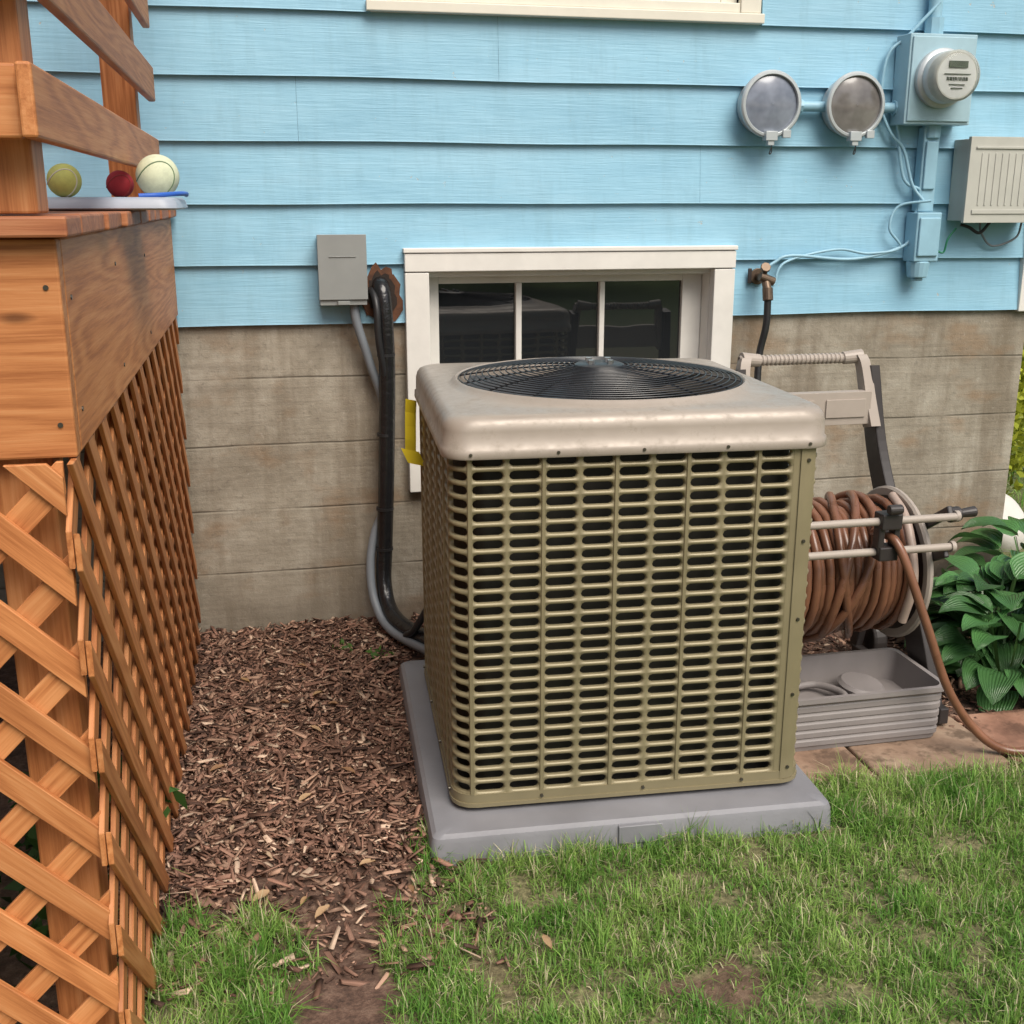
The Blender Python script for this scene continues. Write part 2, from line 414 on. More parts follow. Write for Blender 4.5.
# ------------------------------------------------------------ house
house=empty('clapboard_house',(0,4.0,0))
HX0,HX1,HD,HT=-7.0,2.97,8.0,5.3
def siding(name,length,x0,z0,z1,openings,M):
    mb=MB(); z=z0; ex=.2
    def piece(s,e,za,zb,lowlap):
        cuts=[s]; p=s+random.uniform(1.4,3.6)
        while p<e-.6: cuts+= [p]; p+=random.uniform(2.6,4.2)
        cuts.append(e)
        for i in range(len(cuts)-1):
            a=cuts[i]+(.0004 if i else 0); b=cuts[i+1]-(.0004 if i<len(cuts)-2 else 0)
            n=max(2,int((b-a)/.12)); rows=[[],[],[],[]]
            f0=(za-z)/ex; f1=(zb-z)/ex
            for j in range(n+1):
                x=a+(b-a)*j/n; w=sn(x,z,1.5,11)*.003; wz=sn(x,z+5,1.6,3)*.005 if lowlap else 0
                yb=-.022+.020*f0; yt=-.022+.020*f1
                rows[0].append((x,.0,za+wz)); rows[1].append((x,yb+w,za+wz)); rows[2].append((x,yb+.001+w,za+wz+.004)); rows[3].append((x,yt,zb+.006))
            rr=random.random()
            mb.grid([[M@Vector(p) for p in r] for r in rows],rnd=rr)
            mb.add([M@Vector(r[0]) for r in rows],[(0,1,2,3)],None,rr); mb.add([M@Vector(r[-1]) for r in rows],[(0,1,2,3)],None,rr)
    while z<z1:
        segs=[(x0,x0+length)]
        for (a,b,c,d) in openings:
            if c<z+ex-.002 and d>z+.002:
                ns=[]
                for s,e in segs:
                    if b<=s or a>=e: ns.append((s,e)); continue
                    if a>s: ns.append((s,a))
                    if b<e: ns.append((b,e))
                segs=ns
                if d<z+ex-.004: piece(a,b,d,z+ex,False)
                if c>z+.004: piece(a,b,z,c,True)
        for s,e in segs: piece(s,e,z,z+ex,True)
        z+=ex
    return mb.obj(name,M_blue,house)
I=Matrix.Identity(4)
siding('front_siding',HX1-.06-HX0,HX0,1.11,HT,[(.48,1.696,0,1.355),(.39,1.755,2.11,3.6),(-3.2,-1.9,1.4,3.5)],I)
Mr=Matrix.Translation((HX1,0,0))@Matrix.Rotation(rad(90),4,'Z')
siding('gable_siding',HD-.12,.06,1.11,HT,[],Mr)
mb=MB()
for lo,hi in [((HX0,.0,-.3),(.5,.3,1.125)),((1.67,.0,-.3),(HX1-.012,.3,1.125)),((.5,.0,-.3),(1.67,.3,.62))]: mb.box(lo,hi)
mb.box((HX1-.30,.3,-.3),(HX1-.012,HD,1.125)); 
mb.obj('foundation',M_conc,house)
mb=MB()
for lo,hi in [((HX0,.002,1.125),(.48,.12,HT)),((.48,.002,1.37),(1.70,.12,2.10)),((1.70,.002,1.125),(HX1-.02,.12,HT)),((.48,.002,3.6),(1.7,.12,HT))]: mb.box(lo,hi)
mb.box((HX1-.14,.12,1.125),(HX1-.002,HD,HT)); mb.box((HX0,HD-.1,-.2),(HX1-.14,HD,HT)); mb.box((HX0,.12,-.2),(HX0+.1,HD-.1,HT))
mb.obj('sheathing',M_dark_fill,house)
mb=MB()
mb.box((HX1-.075,-.030,1.10),(HX1+.022,-.003,HT)); mb.box((HX1+.002,-.003,1.10),(HX1+.030,.09,HT)); mb.box((HX0,-.03,HT),(HX1+.03,-.0,HT+.25))
mb.obj('corner_boards',M_white,house,bevel=.003)
mb=MB()
y0=-.045
mb.box((.478,y0,.50),(.562,.0,1.280)); mb.box((1.612,y0,.50),(1.692,.0,1.280)); mb.box((.478,y0-.003,1.283),(1.692,.0,1.345)); mb.box((.474,y0-.008,1.347),(1.696,.0,1.363))
mb.box((.50,0.002,.62),(.565,.16,1.278)); mb.box((1.612,0.002,.62),(1.67,.16,1.278)); mb.box((.565,0.0,1.262),(1.612,.16,1.29)); mb.box((.565,-.05,.60),(1.612,.16,.64))
mb.box((.566,.075,.64),(.612,.11,1.26)); mb.box((1.535,.075,.64),(1.611,.11,1.26)); mb.box((.612,.076,1.233),(1.535,.109,1.26)); mb.box((.612,.076,.64),(1.535,.109,.70))
mb.box((.895,.072,.70),(.917,.108,1.233)); mb.box((1.212,.072,.70),(1.232,.108,1.233))
mb.obj('basement_window_frame',M_white,house,bevel=.003)
mb=MB(); mb.box((.612,.094,.70),(1.535,.098,1.233)); mb.obj('basement_window_glass',M_glass,house)
mb=MB()
mb.box((.375,-.042,2.114),(1.755,.0,2.146)); mb.box((.39,-.030,2.148),(.48,.0,3.6)); mb.box((1.67,-.030,2.148),(1.745,.0,3.6)); mb.box((.37,-.04,3.6),(1.78,.0,3.72))
mb.box((.48,-.024,2.148),(1.67,.05,2.18)); mb.box((.48,.01,2.18),(.54,.05,3.6)); mb.box((1.61,.01,2.18),(1.67,.05,3.6)); mb.box((.54,.012,2.181),(1.61,.048,2.23)); mb.box((.54,.012,2.84),(1.61,.048,2.90)); mb.box((.54,.012,3.54),(1.61,.048,3.6))
mb.obj('upper_window_frame',M_cream,house,bevel=.003)
mb=MB(); mb.box((.54,.03,2.2),(1.61,.034,3.54)); mb.obj('upper_window_glass',M_glass,house)
mb=MB(); mb.box((-3.2,-.03,1.5),(-3.08,.02,3.5)); mb.box((-2.02,-.03,1.5),(-1.9,.02,3.5)); mb.box((-3.2,-.035,3.5),(-1.9,.02,3.62)); mb.box((-3.08,.0,1.5),(-2.02,.03,1.7)); mb.box((-3.08,.0,3.4),(-2.02,.03,3.5)); mb.obj('deck_door_frame',M_white,house,bevel=.003)
mb=MB(); mb.box((-3.08,.01,1.7),(-2.02,.02,3.4)); mb.obj('deck_door_glass',M_glass,house)
mb=MB()
r0=[(HX0-.3,-.45,HT+.15),(HX1+.35,-.45,HT+.15),(HX1+.35,HD/2,HT+2.6),(HX0-.3,HD/2,HT+2.6)]
r1=[(HX0-.3,HD+.45,HT+.15),(HX1+.35,HD+.45,HT+.15),(HX1+.35,HD/2,HT+2.6),(HX0-.3,HD/2,HT+2.6)]
for r in (r0,r1): mb.add([Vector(p) for p in r]+[Vector(p)+Vector((0,0,.12)) for p in r],[(0,1,2,3),(4,7,6,5),(0,4,5,1),(1,5,6,2),(2,6,7,3),(3,7,4,0)])
mb.obj('roof',M_roof,house)
mb=MB(); mb.add([(HX1-.05,0,HT),(HX1-.05,HD,HT),(HX1-.05,HD/2,HT+2.5)],[(0,1,2)]); mb.add([(HX0+.05,0,HT),(HX0+.05,HD,HT),(HX0+.05,HD/2,HT+2.5)],[(0,1,2)]); mb.obj('gable_ends',M_blue,house)

# ------------------------------------------------------------ wall services
WY=3.98
db=empty('disconnect_box',(.262,WY,1.294))
mb=MB(); mb.box((-.078,-.085,-.114),(.078,.0,.114)); mb.box((-.081,-.093,-.095),(.081,-.0855,.118)); mb.box((-.02,-.099,-.112),(.02,-.086,-.1))
mb.box((-.045,-.096,.045),(.045,-.0932,.047)); mb.obj('enclosure',M_greybox,db,bevel=.004)
rl=empty('refrigerant_line')
random.seed(3)
mb=MB(); ring=[(.398+(.082+random.uniform(-.018,.018))*math.cos(t)*.85,1.205+(.10+random.uniform(-.02,.02))*math.sin(t)) for t in [2*math.pi*i/28 for i in range(28)]]
mb.add([(x,3.9745,z) for x,z in ring],[tuple(range(28))]); mb.obj('wall_penetration_rust',M_rust,rl)
mb=MB(); mb.add([(.398+(x-.398)*.72,3.972,1.21+(z-1.205)*.72) for x,z in ring],[tuple(range(28))]); mb.obj('wall_hole_shade_disc',M_dark_fill,rl)  # flat dark disc; shade of the hole's depth put into its colour
tube('insulated_pipe',[(.39,4.03,1.235),(.395,3.955,1.235),(.400,3.925,1.16),(.404,3.925,.95),(.391,3.922,.6),(.377,3.925,.32),(.368,3.90,.17),(.39,3.80,.085),(.47,3.62,.07),(.56,3.38,.10)],.029,M_tape,rl)
tube('liquid_line',[(.36,4.03,1.21),(.365,3.95,1.22),(.372,3.90,1.17),(.376,3.895,1.05),(.40,3.915,.9)],.012,M_rubber,rl)
tube('liquid_line_lower',[(.52,3.60,.55),(.525,3.60,.38),(.50,3.60,.22),(.44,3.62,.10),(.42,3.66,.06),(.50,3.5,.05)],.013,M_rubber,rl)
tube('flex_conduit',[(.30,3.93,1.185),(.305,3.93,1.12),(.345,3.94,.98),(.40,3.965,.78),(.40,3.965,.5),(.345,3.95,.36),(.322,3.92,.24),(.330,3.86,.12),(.38,3.74,.05),(.52,3.40,.07)],.0155,M_conduit,rl)
mb=MB()
for z in (1.0,.72,.45,.30): 
    xx=.376+.026*min(1,max(0,(z-.3)/.65)); mb.cyl((xx,3.925,z),(xx,3.925,z+.01),.0315,n=20)
mb.obj('cable_ties',M_rubber,rl)
hb=empty('hose_bib')
mb=MB(); mb.cyl((1.79,4.0,1.25),(1.79,3.90,1.25),.014); mb.cyl((1.79,3.982,1.25),(1.79,3.972,1.25),.030,n=20); mb.cyl((1.79,3.91,1.25),(1.79,3.88,1.2),.016); mb.cyl((1.79,3.915,1.25),(1.785,3.90,1.285),.008); mb.cyl((1.783,3.90,1.283),(1.781,3.888,1.29),.019,n=8)
mb.cyl((1.79,3.885,1.215),(1.79,3.875,1.17),.019); mb.cyl((1.82,3.90,1.235),(1.765,3.90,1.255),.016)
mb.obj('valve',M_brass,hb,bevel=.002)
mb=MB(); mb.box((1.750,3.970,1.225),(1.765,3.978,1.28)); mb.obj('back_plate',M_brown,hb,bevel=.003)
tube('supply_hose',[(1.79,3.877,1.18),(1.787,3.872,1.08),(1.765,3.87,.95),(1.75,3.80,.75),(1.72,3.5,.5),(1.68,3.15,.38)],.013,M_rubber,hb)
def socket(x,z,face):
    e=empty('round_meter_socket',(x,WY,z))
    mb=MB(); mb.lathe((0,0,0),(0,-1,0),[(.001,.0),(.098,.0),(.098,.055),(.112,.058),(.114,.072),(.108,.078),(.099,.079),(.097,.070)],44)
    mb.box((-.022,-.092,-.122),(.022,-.06,-.09)); mb.box((-.012,-.088,-.138),(.012,-.07,-.1215))
    mb.box((.045,-.085,-.112),(.075,-.07,-.085)); mb.obj('ring',M_socket,e,bevel=.0015,auto=35)
    mb=MB(); mb.lathe((0,0,0),(0,-1,0),[(.098,.068),(.07,.077),(.04,.082),(.001,.084)],44); mb.obj('cover',face,e,smooth=True)
    tube('seal_wire',[(.002,-.085,-.118),(.006,-.08,-.16),(-.004,-.085,-.165),(.004,-.085,-.14)],.002,M_rubber,e)
socket(1.775,1.846,M_sface); socket(2.098,1.848,M_sface2)
mb_e=empty('electric_meter',(-.035,0,0))
mb=MB(); mb.cyl((1.92,3.955,1.845),(2.035,3.955,1.845),.018); mb.cyl((2.235,3.955,1.845),(2.33,3.955,1.845),.018); mb.cyl((2.21,3.955,1.845),(2.24,3.955,1.845),.026,n=8); mb.cyl((2.305,3.955,1.845),(2.327,3.955,1.845),.026,n=8); mb.cyl((1.92,3.955,1.845),(1.945,3.955,1.845),.025,n=8)
mb.cyl((2.437,3.95,2.10),(2.437,3.95,4.6),.024); mb.cyl((2.437,3.95,2.095),(2.437,3.95,2.15),.034,n=8)
mb.obj('conduit_run',M_bluepaint,mb_e,auto=35)
mb=MB(); mb.box((2.312,3.885,1.785),(2.575,3.98,2.09)); mb.box((2.320,3.878,1.795),(2.567,3.8845,2.08)); mb.obj('meter_base_box',M_bluegrey,mb_e,bevel=.022,seg=4)
mb=MB(); mb.lathe((2.435,3.878,1.94),(0,-1,0),[(.100,0),(.101,.02),(.094,.028),(.088,.03),(.088,.050),(.084,.056)],44); mb.obj('meter_ring',M_socket,mb_e,auto=35)
mb=MB(); mb.lathe((2.435,3.83,1.94),(0,-1,0),[(.084,-.01),(.084,.045),(.076,.056),(.001,.056)],44); mb.obj('meter_body',M_ivory,mb_e,auto=40)
mb=MB(); mb.lathe((2.435,3.7735,1.94),(0,-1,0),[(.072,.0),(.001,.0002)],40); mb.obj('meter_dial',M_meterface,mb_e)
mb=MB(); mb.box((-.036,-.004,.020),(.036,0,.042))
mb.box((-.05,-.003,-.002),(.05,0,.001));
for i in range(14): mb.box((-.04+i*.006,-.003,-.022),(-.04+i*.006+random.uniform(.001,.004),0,-.010))
mb.box((-.03,-.003,-.036),(.03,0,-.033)); mb.box((-.022,-.003,-.048),(.022,0,-.045))
o=mb.obj('meter_display',M_lcd,mb_e); o.location=(2.435,3.7732,1.945)
mb=MB(); mb.lathe((2.435,3.782,1.94),(0,-1,0),[(.0855,-.03),(.0855,.012),(.081,.024),(.066,.030),(.001,.032)],44); mb.obj('meter_glass',M_clear,mb_e,auto=50)
mb=MB(); mb.box((2.430,3.935,1.48),(2.495,3.98,1.78)); mb.box((2.438,3.925,1.56),(2.487,3.9345,1.73)); mb.box((2.412,3.90,1.30),(2.512,3.98,1.478)); mb.box((2.42,3.89,1.32),(2.504,3.8995,1.46))
mb.cyl((2.455,3.94,1.24),(2.455,3.94,1.30),.036,.045); mb.cyl((2.455,3.94,1.228),(2.455,3.94,1.24),.022); mb.cyl((2.465,3.95,1.74),(2.465,3.95,1.79),.034,n=8)
mb.obj('ground_conduit_box',M_bluepaint,mb_e,bevel=.008,seg=3)
wr=M_bluepaint
tube('wire_loop_a',[(2.33,3.96,1.79),(2.37,3.95,1.60),(2.44,3.94,1.55),(2.42,3.95,1.44),(2.40,3.95,1.36),(2.2,3.955,1.31),(1.95,3.955,1.325),(1.88,3.96,1.30),(1.84,3.96,1.27)],.006,wr,mb_e)
tube('wire_loop_b',[(2.46,3.90,1.52),(2.36,3.95,1.50),(2.33,3.95,1.42),(2.38,3.95,1.35),(2.25,3.95,1.33),(2.12,3.955,1.345),(1.92,3.955,1.30),(1.88,3.95,1.22),(1.85,3.94,1.25)],.005,wr,mb_e)
tube('wire_upper',[(2.44,3.93,2.2),(2.34,3.95,2.09),(2.27,3.96,2.02),(2.26,3.96,1.86),(2.30,3.95,1.76),(2.36,3.95,1.70),(2.40,3.94,1.58),(2.44,3.92,1.52)],.006,wr,mb_e)
tube('green_ground_wire',[(2.50,3.95,1.36),(2.56,3.95,1.33),(2.57,3.94,1.38),(2.60,3.94,1.42)],.004,M_green_wire,mb_e)
ub=empty('utility_box',(2.70,WY,1.593))
mb=MB(); mb.box((-.15,-.10,-.145),(.165,0,.145)); mb.box((-.158,-.118,-.152),(.172,-.1005,.152)); mb.box((-.13,-.122,-.12),(.145,-.1185,-.105)); mb.box((-.135,-.123,.11),(.15,-.1185,.118))
for i in range(9): mb.box((-.11+i*.028,-.1205,-.09),(-.104+i*.028,-.1185,.095))
mb.obj('cabinet',M_ivory,ub,bevel=.006)
tube('cable',[(.0,-.05,-.15),(-.04,-.05,-.19),(-.08,-.04,-.17),(-.11,-.03,-.16)],.006,M_rubber,ub); tube('cable_b',[(.15,-.03,-.15),(.13,-.03,-.21),(.04,-.02,-.24),(-.02,-.03,-.19),(-.03,-.03,-.15)],.004,M_conduit,ub)

# ------------------------------------------------------------ deck
deck=empty('wooden_deck')
X1=-.285; DY0=1.75; DY1=3.975; DX0=-2.6; JT=1.468; DT=1.500
mb=MB()
mb.box((X1-.038,DY0+.0405,1.150),(X1,DY1,JT)); mb.box((DX0,DY0-.0,1.150),(X1+.0,DY0+.038,JT)); mb.box((DX0,DY0+.04,1.15),(DX0+.038,DY1,JT))
for i in range(5): mb.box((DX0+.4+i*.4,DY0+.04,1.2),(DX0+.438+i*.4,DY1,JT-.002))
mb.obj('rim_joists',M_cedar,deck,bevel=.004)
mb=MB(); y=DY0-.03
while y<DY1-.02:
    e=min(y+.138,DY1); mb.box((DX0-.02,y,JT+.002),(X1+.022+random.uniform(-.006,.006),e,DT+random.uniform(-.001,.001))); y+=.146
mb.obj('deck_boards',M_cedar_dk,deck,bevel=.004)
mb=MB()
for (px_,py_) in [(-.35,1.80),(-.37,3.60),(-1.45,1.80),(-2.5,1.80),(-2.5,3.7),(-1.0,3.75)]:
    mb.box((px_-.045,py_-.045,DT+.002),(px_+.045,py_+.045,2.52))
for (px_,py_) in [(-.375,1.84),(-.37,3.8),(-1.45,1.84),(-2.5,1.84),(-.37,2.8)]:
    mb.box((px_-.045,py_-.045,-.1),(px_+.045,py_+.045,1.148))
mb.obj('posts',M_cedar,deck,bevel=.004)
mb=MB()
for z in (1.60,1.80,2.0,2.2,2.4):
    mb.box((X1-.015,1.665,z),(X1+.006,3.66,z+.095)); mb.box((DX0,1.690,z),(X1-.018,1.712,z+.095)); mb.box((DX0-.02,1.69,z),(DX0-.001,3.7,z+.095))
    mb.box((DX0,3.755,z),(-1.05,3.775,z+.095))
mb.box((X1-.12,1.64,2.521),(X1+.03,3.8,2.55)); mb.box((DX0,1.64,2.5215),(X1-.122,1.78,2.5505))
for x in (-.8,-1.1,-1.8,-2.1): mb.box((x,1.715,DT),(x+.038,1.75,2.52))
mb.obj('railing_boards',M_cedar,deck,bevel=.004)
def clip(poly,W,Hh):
    def cl(P,f,inter):
        out=[]
        for i in range(len(P)):
            a=P[i];b=P[(i+1)%len(P)]
            if f(a): out.append(a)
            if f(a)!=f(b): out.append(inter(a,b))
        return out
    def ix(v): return lambda a,b:(v,a[1]+(b[1]-a[1])*(v-a[0])/(b[0]-a[0]))
    def iy(v): return lambda a,b:(a[0]+(b[0]-a[0])*(v-a[1])/(b[1]-a[1]),v)
    for f,g_ in ((lambda p:p[0]>=0,ix(0)),(lambda p:p[0]<=W,ix(W)),(lambda p:p[1]>=0,iy(0)),(lambda p:p[1]<=Hh,iy(Hh))):
        if len(poly)<3: return []
        poly=cl(poly,f,g_)
    return poly
def lattice(mb,o,u,v,n,W,Hh,sp,wd,th,ang,lay):
    o,u,v,n=map(Vector,(o,u,v,n)); d=Vector((math.cos(ang),math.sin(ang)));q=Vector((-d.y,d.x))
    R_=math.hypot(W,Hh)+.5; k=-int(R_/sp)
    while k*sp<R_:
        c=Vector((0,0))+q*(k*sp+.03+random.uniform(-.003,.003)); p=[c-d*R_-q*wd/2,c+d*R_-q*wd/2,c+d*R_+q*wd/2,c-d*R_+q*wd/2]
        P=clip([tuple(x) for x in p],W,Hh); k+=1
        if len(P)<3: continue
        off=[random.uniform(0,40) for _ in range(3)]; m=len(P)
        lo=[o+u*a+v*b+n*(lay) for a,b in P]; hi=[o+u*a+v*b+n*(lay+th) for a,b in P]
        G=[(Vector(a).dot(d)+off[0],Vector(a).dot(q)-k*sp+off[1],off[2]) for a in P]
        mb.add(lo+hi,[tuple(range(m))[::-1],tuple(range(m,2*m))]+[(i,(i+1)%m,m+(i+1)%m,m+i) for i in range(m)],G+[(a,b,c_+th) for a,b,c_ in G],random.random())
mb=MB(); Wd=DY1-(DY0-.04)
lattice(mb,(X1-.022,DY0-.04,-.03),(0,1,0),(0,0,1),(1,0,0),Wd,1.178,.118,.042,.009,rad(-45),.010)
lattice(mb,(X1-.022,DY0-.04,-.03),(0,1,0),(0,0,1),(1,0,0),Wd,1.178,.118,.042,.009,rad(45),-.0005)
WF=X1-.02-DX0
lattice(mb,(DX0,DY0-.008,-.03),(1,0,0),(0,0,1),(0,-1,0),WF,1.178,.104,.042,.010,rad(-45),.011)
lattice(mb,(DX0,DY0-.008,-.03),(1,0,0),(0,0,1),(0,-1,0),WF,1.178,.104,.042,.010,rad(45),-.0)
mb.obj('lattice_skirt',M_cedar,deck,bevel=.0015,seg=1)
mb=MB()
for (yy,zz) in [(1.83,1.38),(1.83,1.21),(2.4,1.40),(2.4,1.2),(3.0,1.39),(3.0,1.2)]: mb.cyl((X1,yy,zz),(X1+.002,yy,zz),.004,n=8)
for xx in (-.305,-.42,-.8): 
    for zz in (1.40,1.2): mb.cyl((xx,DY0,zz),(xx,DY0-.002,zz),.004,n=8)
mb.obj('deck_screws',M_screw,deck)

# things on deck
tr=empty('plastic_tray',(-.330,2.72,DT+.001))
def rrect(hx,hy,r,z,n=6):
    P=[]
    for cx,cy,a0 in ((hx-r,hy-r,0),(-hx+r,hy-r,90),(-hx+r,-hy+r,180),(hx-r,-hy+r,270)):
        for i in range(n+1):
            a=rad(a0+90*i/n); P.append((cx+r*math.cos(a),cy+r*math.sin(a),z))
    return P
mb=MB(); mb.grid([rrect(.155,.19,.03,.0),rrect(.165,.2,.035,.004),rrect(.16,.197,.034,.020),rrect(.152,.19,.03,.026),rrect(.01,.01,.003,.027)],closed_v=True)
mb.obj('tray_shell',simple('pale_grey_plastic',(.36,.40,.47),.4,.08),tr,smooth=True,auto=50)
def ball(name,loc,r,col,scol,fuzz=.3):
    t=NT(name+'_surface'); v=t.coords('Object'); t.base(t.mix(t.ramp(t.noise(v,60,3,.7),[(.4,0),(.7,.5)]),col,tuple(c*.7 for c in col))); t.rough(.8); t.bump(t.noise(v,300,3,.8),fuzz,.003)
    me=bpy.data.meshes.new(name); bm=bmesh.new(); bmesh.ops.create_uvsphere(bm,u_segments=32,v_segments=20,radius=r); bm.to_mesh(me); bm.free()
    me.polygons.foreach_set('use_smooth',[True]*len(me.polygons)); me.materials.append(t.m)
    e=empty(name,loc); e.rotation_euler=(rad(40),rad(20),rad(60)); o=bpy.data.objects.new('ball_shell',me); link(o,e)
    P=[]
    for i in range(81):
        a=2*math.pi*i/80; A=.44;x=math.cos(a)+A*math.cos(3*a)*.6; y=math.sin(a)-A*math.sin(3*a)*.6; z=1.1*math.sin(2*a)
        q=Vector((x,y,z)).normalized()*(r*.998); P.append(q)
    tube('seam',P,.0016,simple(name+'_seam',scol,.7),e,raw=True,res=2)
ball('tennis_ball',(-.388,2.56,1.560),.034,(.55,.57,.17),(.65,.65,.55))
ball('red_ball',(-.312,2.86,1.557),.031,(.36,.02,.028),(.28,.03,.03),.1)
ball('softball',(-.222,2.80,1.574),.048,(.64,.68,.48),(.15,.22,.12),.1)
bs=empty('blue_strap'); tube('strap',[(-.25,2.62,1.530),(-.21,2.63,1.532),(-.170,2.68,1.535),(-.160,2.76,1.535),(-.165,2.85,1.533)],.005,simple('blue_strap_nylon',(.03,.12,.5),.5),bs)
fp=empty('flower_pot',(-1.05,3.3,DT))
mb=MB(); mb.lathe((0,0,0),(0,0,1),[(.001,0),(.09,0),(.13,.2),(.145,.2),(.145,.235),(.13,.235),(.125,.21),(.001,.21)],32); mb.obj('pot',simple('pot_grey',(.12,.13,.12),.6),fp,auto=40)

# ------------------------------------------------------------ leaf masses
def leafmass(name,clumps,n,size,cA,cB,mat=None,parent=None):
    k=len(clumps); vol=np.array([c[3]*c[4]*c[5] for c in clumps])**.8; pr=vol/vol.sum(); ci=rng.choice(k,n,p=pr)
    C=np.array(clumps); d=rng.normal(0,1,(n,3)); d/=np.linalg.norm(d,axis=1)[:,None]; rr=rng.random(n)**.4
    jit=np.array([noise.noise(Vector(x*2.3)+Vector((c*3.,0,0))) for x,c in zip(d,ci)])
    P=C[ci,:3]+d*C[ci,3:6]*(rr*(1+.6*jit))[:,None]
    a=rng.normal(0,1,(n,3)); a/=np.linalg.norm(a,axis=1)[:,None]; b=np.cross(a,rng.normal(0,1,(n,3))); b/=np.linalg.norm(b,axis=1)[:,None]
    s=size*rng.uniform(.6,1.3,n)[:,None]; c_=np.cross(a,b)
    Vv=np.stack([P-a*s,P-b*s*.45+c_*s*.12,P+a*s,P+b*s*.45+c_*s*.12],1).reshape(-1,3)
    F4=(np.arange(n)*4)[:,None]+np.array([0,1,2,3])
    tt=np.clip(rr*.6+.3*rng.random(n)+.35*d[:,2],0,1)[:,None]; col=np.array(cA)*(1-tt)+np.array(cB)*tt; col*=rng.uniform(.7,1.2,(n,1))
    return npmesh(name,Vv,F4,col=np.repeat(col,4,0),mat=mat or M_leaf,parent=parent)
def tree(x,y,h,cr,n=12000):
    e=empty('deciduous_tree',(x,y,0)); mb=MB(); mb.cyl((0,0,-.1),(0.1,0,h*.5),.22,.14,n=12); cl=[]
    for i in range(9):
        a=i*2.4;z0=h*(.28+.025*i); ex=(math.cos(a)*cr*.62,math.sin(a)*cr*.62,h*(.5+.045*i)); mb.cyl((.04,0,z0),ex,.07,.025,n=8)
        cl.append((*ex,cr*.5,cr*.5,cr*.36))
    cl.append((0,0,h*.85,cr*.55,cr*.55,cr*.5)); cl.append((0,0,h*.6,cr*.6,cr*.6,cr*.5))
    mb.obj('trunk',M_bark,e,smooth=True); leafmass('crown',cl,n,.14,(.015,.035,.008),(.07,.13,.025),parent=e)
tree(-5,-12,8,3.0); tree(4.5,-14,8,3.2); tree(8.5,13,8,3.2); tree(10.5,2,7,2.8)  # first two are unseen, added behind the camera for window reflections
hb2=empty('reflection_hedge',(0,-17,0)); leafmass('hedge_leaves',[(x,random.uniform(-.2,.2),.9,1.3,.6,1.0) for x in range(-12,14)],18000,.1,(.015,.04,.01),(.06,.12,.025),parent=hb2)  # unseen hedge, added to give the window glass something to reflect
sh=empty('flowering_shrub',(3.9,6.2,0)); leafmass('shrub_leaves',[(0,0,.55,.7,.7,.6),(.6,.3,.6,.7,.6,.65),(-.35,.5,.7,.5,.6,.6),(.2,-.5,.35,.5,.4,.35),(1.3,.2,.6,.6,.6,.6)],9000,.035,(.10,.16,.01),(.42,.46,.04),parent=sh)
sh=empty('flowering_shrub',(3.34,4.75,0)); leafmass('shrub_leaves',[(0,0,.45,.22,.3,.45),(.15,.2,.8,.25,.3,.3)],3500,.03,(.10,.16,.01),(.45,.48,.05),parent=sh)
fe=empty('wooden_fence',(0,15,0)); mb=MB()
for i in range(60): mb.box((3.2+i*.15,0,0),(3.335+i*.15,.02,1.7))
mb.obj('pickets',M_cedar_dk,fe)
st=empty('garden_stone',(3.19,4.40,.10)); me=bpy.data.meshes.new('stone'); bm=bmesh.new(); bmesh.ops.create_icosphere(bm,subdivisions=4,radius=.16)
for v in bm.verts: v.co*=1+.25*noise.noise(v.co*6); v.co.z*=1.0
bm.to_mesh(me);bm.free(); me.polygons.foreach_set('use_smooth',[True]*len(me.polygons)); me.materials.append(M_stone); link(bpy.data.objects.new('stone',me),st)
wd_=empty('fern_plant',(-.75,2.0,0)); leafmass('fern_leaves',[(0,0,.18,.3,.2,.2),(.25,.5,.12,.2,.3,.12),(-.5,.1,.2,.3,.2,.2)],1400,.03,(.02,.05,.01),(.06,.13,.03),parent=wd_)
wd2=empty('weed_plant',(.20,3.72,0)); 
leafmass('weed_leaves',[(0,0,.015,.05,.04,.02),(.12,-.1,.02,.05,.04,.02)],60,.013,(.05,.12,.02),(.12,.24,.05),parent=wd2)

